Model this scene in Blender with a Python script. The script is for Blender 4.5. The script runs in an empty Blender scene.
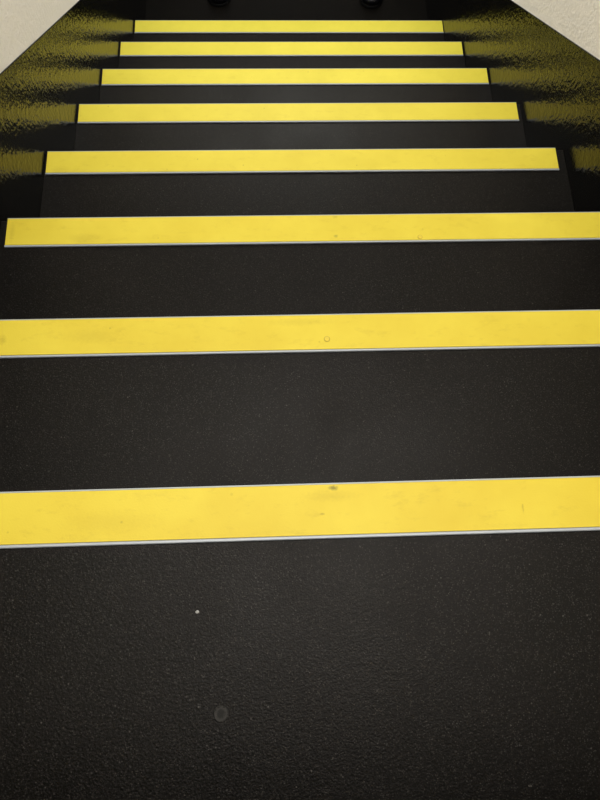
import bpy, bmesh, math, random
import numpy as np
from mathutils import Vector, Matrix
random.seed(3)
S = bpy.context.scene; C = S.collection
S.view_settings.view_transform = 'Standard'

# ------------------------------------------------------------------ measures
T, r = 0.28, 0.16902                 # tread going, rise
XL, XR, W = -0.4794, 0.6644, 0.0593  # nosing ends, nosing depth
GAP = 0.004
SL, SR = XL-GAP, XR+GAP              # faces of the skirting
f, A, yaw, roll = 649.4, 1.26038, 0.12844, 0.10022
CAM = np.array([0.00444, -0.12679, 0.69602])
Fv = np.array([math.sin(yaw)*math.cos(A), math.cos(yaw)*math.cos(A), -math.sin(A)])
R0 = np.cross(Fv, [0,0,1.]); R0 /= np.linalg.norm(R0); U0 = np.cross(R0, Fv)
Rv = R0*math.cos(roll)+U0*math.sin(roll); Uv = U0*math.cos(roll)-R0*math.sin(roll)
def onz(u, v, z):
    d = Fv+Rv*(u-300)/f-Uv*(v-400)/f
    return CAM+d*((z-CAM[2])/d[2])
cam = bpy.data.cameras.new('camera'); co = bpy.data.objects.new('camera', cam); C.objects.link(co)
co.matrix_world = Matrix(((Rv[0],Uv[0],-Fv[0],CAM[0]),(Rv[1],Uv[1],-Fv[1],CAM[1]),(Rv[2],Uv[2],-Fv[2],CAM[2]),(0,0,0,1)))
cam.sensor_width = 36; cam.lens = f/800*36; cam.clip_start = .01
S.camera = co

# ------------------------------------------------------------------ helpers
def add_box(bm, x0, x1, y0, y1, z0, z1):
    vs = [bm.verts.new((x,y,z)) for x in (x0,x1) for y in (y0,y1) for z in (z0,z1)]
    for q in ((0,1,3,2),(4,6,7,5),(0,4,5,1),(2,3,7,6),(0,2,6,4),(1,5,7,3)):
        bm.faces.new([vs[i] for i in q])
def add_profile(bm, pts, x0, x1):            # (y,z) polygon swept along x
    a = [bm.verts.new((x0,y,z)) for y,z in pts]; b = [bm.verts.new((x1,y,z)) for y,z in pts]
    n = len(pts)
    for i in range(n):
        j = (i+1)%n; bm.faces.new((a[i],b[i],b[j],a[j]))
    bm.faces.new(a[::-1]); bm.faces.new(b)
def add_lathe(bm, prof, n=40):
    rings = []
    for rad, z in prof:
        if rad < 1e-6: rings.append([bm.verts.new((0,0,z))])
        else: rings.append([bm.verts.new((rad*math.cos(2*math.pi*i/n), rad*math.sin(2*math.pi*i/n), z)) for i in range(n)])
    for a, b in zip(rings, rings[1:]):
        for i in range(n):
            j = (i+1)%n
            if len(a)==1: bm.faces.new((a[0], b[i], b[j]))
            elif len(b)==1: bm.faces.new((a[i], a[j], b[0]))
            else: bm.faces.new((a[i], a[j], b[j], b[i]))
def obj(name, bm, mat, parent=None, loc=(0,0,0), bevel=0, smooth=False):
    bmesh.ops.recalc_face_normals(bm, faces=bm.faces)
    me = bpy.data.meshes.new(name); bm.to_mesh(me); bm.free()
    if smooth:
        for q in me.polygons: q.use_smooth = True
    me.materials.append(mat)
    o = bpy.data.objects.new(name, me); C.objects.link(o); o.location = loc
    if parent: o.parent = parent
    if bevel:
        b = o.modifiers.new('bevel','BEVEL'); b.width = bevel; b.segments = 3; b.limit_method = 'ANGLE'
    return o
def thing(name, label, cat, loc=(0,0,0), group=None):
    o = bpy.data.objects.new(name, None); C.objects.link(o); o.location = loc; o.empty_display_size = .05
    o['label'] = label; o['category'] = cat
    if group: o['group'] = group
    return o
def struct(name, bm, mat, **k):
    o = obj(name, bm, mat, **k); o['kind'] = 'structure'; return o

# ------------------------------------------------------------------ materials
class NT:
    def __init__(s, name):
        s.m = bpy.data.materials.new(name); s.m.use_nodes = True
        s.t = s.m.node_tree; s.b = s.t.nodes['Principled BSDF']
    def n(s, typ, **k):
        q = s.t.nodes.new(typ)
        for a, v in k.items():
            if a in q.inputs: q.inputs[a].default_value = v
            else: setattr(q, a, v)
        return q
    def l(s, a, b): s.t.links.new(a, b)
    def coord(s): return s.n('ShaderNodeTexCoord').outputs['Object']
    def mapr(s, x, a, b, c=0., d=1.):
        q = s.n('ShaderNodeMapRange'); s.l(x, q.inputs[0])
        for i, v in zip((1,2,3,4), (a,b,c,d)): q.inputs[i].default_value = v
        return q.outputs[0]
    def mix(s, fac, a, b):
        q = s.n('ShaderNodeMix', data_type='RGBA')
        if hasattr(fac,'links'): s.l(fac, q.inputs[0])
        else: q.inputs[0].default_value = fac
        for i, v in ((6,a),(7,b)):
            if hasattr(v,'links'): s.l(v, q.inputs[i])
            else: q.inputs[i].default_value = (*v,1)
        return q.outputs[2]
    def math(s, op, a, b=0.):
        q = s.n('ShaderNodeMath', operation=op)
        for i, v in ((0,a),(1,b)):
            if hasattr(v,'links'): s.l(v, q.inputs[i])
            else: q.inputs[i].default_value = v
        return q.outputs[0]
    def bump(s, h, strength, dist, normal=None):
        q = s.n('ShaderNodeBump'); q.inputs['Strength'].default_value = strength; q.inputs['Distance'].default_value = dist
        s.l(h, q.inputs['Height'])
        if normal: s.l(normal, q.inputs['Normal'])
        return q.outputs[0]
    def noise(s, co_, scale, detail=2., rough=.5):
        q = s.n('ShaderNodeTexNoise'); q.inputs['Scale'].default_value = scale
        q.inputs['Detail'].default_value = detail; q.inputs['Roughness'].default_value = rough
        s.l(co_, q.inputs['Vector']); return q.outputs['Fac']
    def voro(s, co_, scale):
        q = s.n('ShaderNodeTexVoronoi'); q.inputs['Scale'].default_value = scale; s.l(co_, q.inputs['Vector']); return q

def vinyl(name, base=(.0036,.0028,.0021), worn=1.):
    k = NT(name); c = k.coord()
    big = k.noise(c, 5., 3.)
    col = k.mix(k.mapr(big,.35,.7), tuple(v*.85 for v in base), tuple(v*1.2 for v in base))
    fine = k.noise(c, 600., 2., .65)
    col = k.mix(k.mapr(fine,.54,.70,0,.5*worn), col, (.026,.0225,.019))
    for scale, lo, amt, cc in ((680., .66, .75*worn, (.068,.063,.056)), (470., .968, .9*worn, (.105,.099,.091))):
        v = k.voro(c, scale)
        sp = k.n('ShaderNodeSeparateColor'); k.l(v.outputs['Color'], sp.inputs[0])
        chosen = k.mapr(sp.outputs[0], lo, lo+.03)
        size = k.mapr(v.outputs['Distance'], .2, .52, 1, 0)
        fl = k.math('MULTIPLY', chosen, size)
        fl = k.math('MULTIPLY', fl, k.mapr(sp.outputs[1], 0, 1, .05, amt))
        col = k.mix(fl, col, cc)
    k.l(col, k.b.inputs['Base Color'])
    k.l(k.mapr(k.noise(c, 9., 3.), .3, .7, .33, .44), k.b.inputs['Roughness'])
    k.b.inputs['Specular IOR Level'].default_value = .15*worn
    k.b.inputs['Specular Tint'].default_value = (1,.97,.93,1)
    h = k.math('ADD', k.noise(c, 640., 2., .5), k.math('MULTIPLY', k.noise(c, 330., 1., .5), .4))
    n1 = k.bump(h, .5, .0008)
    k.l(n1, k.b.inputs['Normal'])
    return k.m
M_vinyl = vinyl('black_flecked_vinyl')
M_floor = vinyl('black_floor_vinyl', (.003,.0025,.002), .35)

def gloss_black():
    k = NT('black_gloss_paint'); c = k.coord()
    a = k.noise(c, 125., 1., .5); b = k.noise(c, 52., 1., .5)
    h = k.math('ADD', a, k.math('MULTIPLY', b, .7))
    k.l(k.bump(h, .32, .0028), k.b.inputs['Normal'])
    k.b.inputs['Base Color'].default_value = (.0028,.0026,.0023,1)
    k.b.inputs['Roughness'].default_value = .16
    k.b.inputs['Specular IOR Level'].default_value = .27
    return k.m
M_gloss = gloss_black()

def stucco():
    k = NT('off_white_textured_plaster'); c = k.coord()
    a = k.noise(c, 110., 4., .6); b = k.noise(c, 3., 2.)
    k.l(k.mix(b, (.92,.87,.79), (.96,.92,.85)), k.b.inputs['Base Color'])
    k.l(k.bump(a, .5, .0045), k.b.inputs['Normal'])
    k.b.inputs['Roughness'].default_value = .85
    return k.m
M_wall = stucco()

def aluminium():
    k = NT('blue_grey_aluminium'); c = k.coord()
    mp = k.n('ShaderNodeMapping'); k.l(c, mp.inputs[0]); mp.inputs['Scale'].default_value = (4,300,300)
    n = k.noise(mp.outputs[0], 6., 3.)
    k.l(k.mix(n, (.42,.455,.49), (.56,.60,.635)), k.b.inputs['Base Color'])
    k.b.inputs['Metallic'].default_value = .2; k.b.inputs['Roughness'].default_value = .5
    return k.m
M_alu = aluminium()

def yellow(spots=(), seed=0., row=8):
    k = NT('yellow_nosing_insert'); c = k.coord()
    mp = k.n('ShaderNodeMapping'); k.l(c, mp.inputs[0]); mp.inputs['Location'].default_value = (seed*3.1, seed*1.7, seed)
    cc = mp.outputs[0]
    big = k.noise(cc, 7., 4., .6)
    t = (8-row)/7.                        # lower strips shift towards lemon, with fainter brown blotches
    col = k.mix(k.mapr(big,.33,.68), (.86,.685+.065*t,.060+.018*t), (.78,.585+.105*t,.042+.022*t))
    st = k.n('ShaderNodeMapping'); k.l(cc, st.inputs[0]); st.inputs['Scale'].default_value = (1,2.2,1)
    d = k.noise(st.outputs[0], 38., 5., .7)
    col = k.mix(k.mapr(d,.55,.80,0,.34*(1-.6*t)), col, (.52,.36,.03))
    dots = k.voro(cc, 60.); sp = k.n('ShaderNodeSeparateColor'); k.l(dots.outputs['Color'], sp.inputs[0])
    dm = k.math('MULTIPLY', k.mapr(sp.outputs[0],.92,.94), k.mapr(dots.outputs['Distance'],.06,.13,1,0))
    col = k.mix(k.math('MULTIPLY', dm, .45), col, (.25,.16,.02))
    sx = k.n('ShaderNodeSeparateXYZ'); k.l(c, sx.inputs[0])
    wob = k.noise(cc, 300., 2.)
    for (x, y, rx, ry, colr, amt) in spots:
        dx = k.math('DIVIDE', k.math('SUBTRACT', sx.outputs[0], x), rx)
        dy = k.math('DIVIDE', k.math('SUBTRACT', sx.outputs[1], y), ry)
        dd = k.math('SQRT', k.math('ADD', k.math('MULTIPLY',dx,dx), k.math('MULTIPLY',dy,dy)))
        dd = k.math('ADD', dd, k.math('MULTIPLY', k.math('SUBTRACT', wob, .5), 1.2))
        col = k.mix(k.mapr(dd,.3,1.2,amt,0), col, colr)
    k.l(col, k.b.inputs['Base Color'])
    k.b.inputs['Roughness'].default_value = .5
    k.b.inputs['Specular IOR Level'].default_value = .3
    k.l(k.bump(k.noise(c, 500., 2.), .15, .0006), k.b.inputs['Normal'])
    return k.m

def plain(name, col, rough, metal=0., nscale=120., spec=.5):
    k = NT(name); c = k.coord(); n = k.noise(c, nscale, 3.)
    k.l(k.mix(n, tuple(v*.85 for v in col), tuple(min(1,v*1.15) for v in col)), k.b.inputs['Base Color'])
    k.b.inputs['Roughness'].default_value = rough; k.b.inputs['Metallic'].default_value = metal
    k.b.inputs['Specular IOR Level'].default_value = spec
    return k.m
M_plug = plain('worn_yellow_screw_cap', (.83,.64,.05), .45)
M_groove = plain('grime_in_screw_ring', (.55,.40,.04), .7)
def residue():
    k = NT('grey_residue'); c = k.coord()
    g = k.n('ShaderNodeVectorMath', operation='LENGTH'); k.l(c, g.inputs[0])
    n = k.noise(c, 520., 3., .6)
    d = k.math('ADD', g.outputs['Value'], k.math('MULTIPLY', k.math('SUBTRACT', n, .5), .006))
    inner = k.mix(k.mapr(d, .0030, .0055), (.018,.017,.0155), (.044,.042,.038))
    k.l(k.mix(k.mapr(d, .0058, .0076), inner, (.009,.008,.007)), k.b.inputs['Base Color'])
    k.b.inputs['Roughness'].default_value = .6; k.b.inputs['Specular IOR Level'].default_value = .15
    return k.m
M_spot = residue()
M_fleck = plain('white_fleck', (.42,.42,.40), .8)
M_rubber = plain('black_rubber', (.003,.003,.004), .4, 0, 120., .3)
M_darkmetal = plain('blackened_metal', (.003,.003,.003), .6, 0, 120., .1)

# ------------------------------------------------------------------ staircase
EPS = .0004
stairs = thing('staircase', 'straight black staircase with flecked vinyl treads descending between the two walls', 'staircase', (0,0,-8*r))
def local(o): o.location = Vector(o.location)-Vector(stairs.location)
def Yk(s): return T*s
def Zk(s): return -r*s
RB = .030                            # riser set back behind the nosing
for s in range(7, -5, -1):           # lowest step first
    y1 = Yk(s)-.0032; z1 = Zk(s)-.0040
    y0 = Yk(s-1)-.0032-RB
    bm = bmesh.new()
    t = .028
    add_profile(bm, [(y0,z1-t),(y0,z1),(y1-.002,z1),(y1-.0006,z1-.0006),(y1,z1-.002),(y1,z1-t)], SL+EPS, SR-EPS)
    o = obj('tread', bm, M_vinyl, stairs); local(o)
    bm = bmesh.new()
    add_box(bm, SL+EPS, SR-EPS, y1-RB-.02, y1-RB, z1-r+.0003, z1-t-.0003)
    o = obj('riser', bm, M_vinyl, stairs); local(o)

# ------------------------------------------------------------------ nosings
GR = 'yellow stair nosings'
labels = {
 8:'nearest and widest yellow stair nosing, with a dark scuff on its far edge',
 7:'second nearest yellow stair nosing, cut off by the frame at both ends',
 6:'third nearest yellow stair nosing, left end just inside the frame and right end cut off',
 5:'fourth nearest yellow stair nosing, the closest one with both ends in view',
 4:'fifth nearest yellow stair nosing, with three nosings farther down beyond it',
 3:'sixth nearest yellow stair nosing, with only two nosings farther down beyond it',
 2:'second lowest yellow stair nosing, next to the shortest-looking one at the top of the photo',
 1:'lowest yellow stair nosing, at the foot of the flight, shortest-looking and topmost in the photo'}
DK = (.05,.045,.02); BR = (.38,.25,.02)
def sp(u, v, row, rx, ry, colr=DK, amt=.8):
    P = onz(u, v, Zk(8-row)); return (P[0], P[1]-Yk(8-row), rx, ry, colr, amt)
spots = {
 8:[sp(333,488,8,.0055,.0028,DK,.6), sp(322,514,8,.003,.0012,BR,.6), sp(523,508,8,.0011,.005,BR,.5), sp(330,496,8,.03,.006,BR,.14), sp(110,522,8,.05,.012,BR,.09)],
 7:[sp(95,336,7,.04,.012,BR,.12), sp(300,322,7,.05,.006,BR,.12), sp(2,340,7,.006,.008,BR,.3), sp(418,312,7,.003,.002,BR,.5)],
 6:[sp(336,236,6,.004,.003,DK,.4), sp(85,238,6,.03,.01,BR,.14), sp(335,217,6,.005,.003,BR,.3), sp(12,232,6,.005,.02,BR,.2)],
 5:[sp(60,170,5,.02,.01,BR,.15)], 4:[], 3:[], 2:[], 1:[]}
plugs = {7:[(327,339)], 6:[(420,237)]}
trimR = {5:-.015, 4:-.007, 3:.0, 2:.0, 1:.0025}
trimL = {6:.009}
for row in range(8, 0, -1):
    s = 8-row
    n = thing('stair_nosing', labels[row], 'stair nosing', (0, Yk(s), Zk(s)), GR)
    x0, x1 = XL+trimL.get(row,0), XR+trimR.get(row,0)
    bm = bmesh.new()
    add_profile(bm, [(-W,-.0036),(-W,-.0008),(-W+.0008,0),(-W+.0026,0),(-W+.0031,-.0006),(-W+.0031,-.0022),(-.0018,-.0022),(-.0018,-.0008),(-.0014,-.0005),(-.0010,-.0005),(-.0002,-.0010),(0,-.0020),(0,-.024),(-.0024,-.024),(-.0024,-.0036)], x0, x1)
    obj('metal_profile', bm, M_alu, n)
    bm = bmesh.new()
    add_box(bm, x0+.0004, x1-.0004, -W+.0037, -.0019, -.0021, -.0002)
    ins = obj('yellow_insert', bm, yellow(spots[row], row*1.37, row), n, bevel=.0004)
    for (u, v) in plugs.get(row, []):
        P = onz(u, v, Zk(s))
        bm = bmesh.new(); add_lathe(bm, [(0,.0),(.0044,.0),(.0044,.0003),(.0040,.0005),(0,.0005)], 32)
        q = obj('screw_cap', bm, M_groove, n, (P[0], P[1]-Yk(s), -.0002))
        bm = bmesh.new(); add_lathe(bm, [(0,0),(.0034,0),(.0034,.0003),(.003,.0005),(0,.0004)], 32)
        obj('cap_face', bm, M_plug, q, (0,0,.0005))

# ------------------------------------------------------------------ marks on the nearest tread
zt = Zk(0)-.0040
P = onz(221, 714, zt)
bm = bmesh.new()
ring = [(.0076*(1+.03*math.sin(3*a+.5)+.02*math.sin(5*a)), a) for a in [2*math.pi*i/64 for i in range(64)]]
top = [bm.verts.new((q*math.cos(a)*.93, q*math.sin(a)*.93, .0004)) for q, a in ring]; bot = [bm.verts.new((q*math.cos(a), q*math.sin(a), 0)) for q, a in ring]
bm.faces.new(top); bm.faces.new(bot[::-1])
for i in range(64): bm.faces.new((bot[i], bot[(i+1)%64], top[(i+1)%64], top[i]))
o = obj('flattened_spot', bm, M_spot, None, (P[0], P[1], zt+.0001))
o['label'] = 'small round grey flattened spot stuck on the nearest black tread'; o['category'] = 'spot'
P = onz(197.5, 612, zt)
bm = bmesh.new(); bmesh.ops.create_icosphere(bm, subdivisions=2, radius=.0014)
for v in bm.verts: v.co = Vector((v.co.x*1.2, v.co.y*1.0, v.co.z*.4))*(1+.3*random.uniform(-1,1))
mz = min(v.co.z for v in bm.verts)
for v in bm.verts: v.co.z -= mz
o = obj('lint_fleck', bm, M_fleck, None, (P[0], P[1], zt+.0001))
o['label'] = 'tiny white fleck lying on the nearest black tread, farther out than the grey spot'; o['category'] = 'fleck'

# ------------------------------------------------------------------ setting
zf = Zk(8)-.0040
bm = bmesh.new(); add_box(bm, SL-.1, SR+.1, Yk(7)-.0032-RB, Yk(7)+2.2, zf-.05, zf)
struct('floor', bm, M_floor)
HS = .2235       # skirting top above the nosing line, measured vertically
for side, x0, x1 in (('left', SL-.014, SL), ('right', SR, SR+.014)):
    ya, yb = Yk(-4)-.2, Yk(8)+.02
    def zl(y): return -r/T*y
    bm = bmesh.new()
    pts = [(ya, zl(ya)+HS), (yb, zl(yb)+HS), (Yk(7)+2.2, zl(yb)+HS), (Yk(7)+2.2, zf-.04), (Yk(7)-.05, zf-.04), (ya, zl(ya)-.42)]
    add_profile(bm, pts, x0, x1)
    struct('baseboard_'+side, bm, M_gloss, bevel=.0015)
    bm = bmesh.new()
    if side=='left': add_box(bm, x0-.12, x0+.0115, -1.6, Yk(7)+2.2, zf-.05, 2.3)
    else: add_box(bm, x1-.0115, x1+.12, -1.6, Yk(7)+2.2, zf-.05, 2.3)
    struct('wall_'+side, bm, M_wall)

# ------------------------------------------------------------------ dark domed stops on the floor at the foot of the stairs
for u, v, lab in ((371, 0, 'dark domed stop on the floor below the stairs, the right one of two'),
                  (219, -2, 'dark domed stop on the floor below the stairs, the left one of two')):
    P = onz(u, v, zf)
    t = thing('door_stop', lab, 'door stop', (P[0], P[1], zf+.0003), 'floor stops at the foot of the stairs')
    bm = bmesh.new(); add_lathe(bm, [(0,0),(.047,0),(.049,.003),(.047,.008),(.045,.010),(0,.010)])
    obj('base_ring', bm, M_darkmetal, t)
    bm = bmesh.new(); add_lathe(bm, [(0,0),(.045,0),(.045,.012)]+[(.045*math.cos(a), .012+.022*math.sin(a)) for a in [i*math.pi/20 for i in range(1,10)]]+[(0,.034)])
    obj('rubber_dome', bm, M_rubber, t, (0,0,.010), smooth=True)

# ------------------------------------------------------------------ light
w = bpy.data.worlds.new('world'); S.world = w; w.use_nodes = True
w.node_tree.nodes['Background'].inputs[0].default_value = (1,.985,.96,1); w.node_tree.nodes['Background'].inputs[1].default_value = .64
def area(name, loc, target, sx, sy, power, col):
    l = bpy.data.lights.new(name,'AREA'); l.shape='RECTANGLE'; l.size=sx; l.size_y=sy; l.energy=power; l.color=col
    o = bpy.data.objects.new(name, l); C.objects.link(o); o.location = loc
    o.rotation_euler = (Vector(target)-Vector(loc)).to_track_quat('-Z','Y').to_euler(); return o
area('ceiling_lamp', (.1, .35, 2.2), (.1, .5, -.6), 1.1, .8, 23, (1,.975,.93))
area('wall_fill', (.1, 2.2, .5), (.1, 1.7, -1.2), .8, .6, 10, (.97,1,.95))  # added fill light, no known fixture here; lifts the lower walls
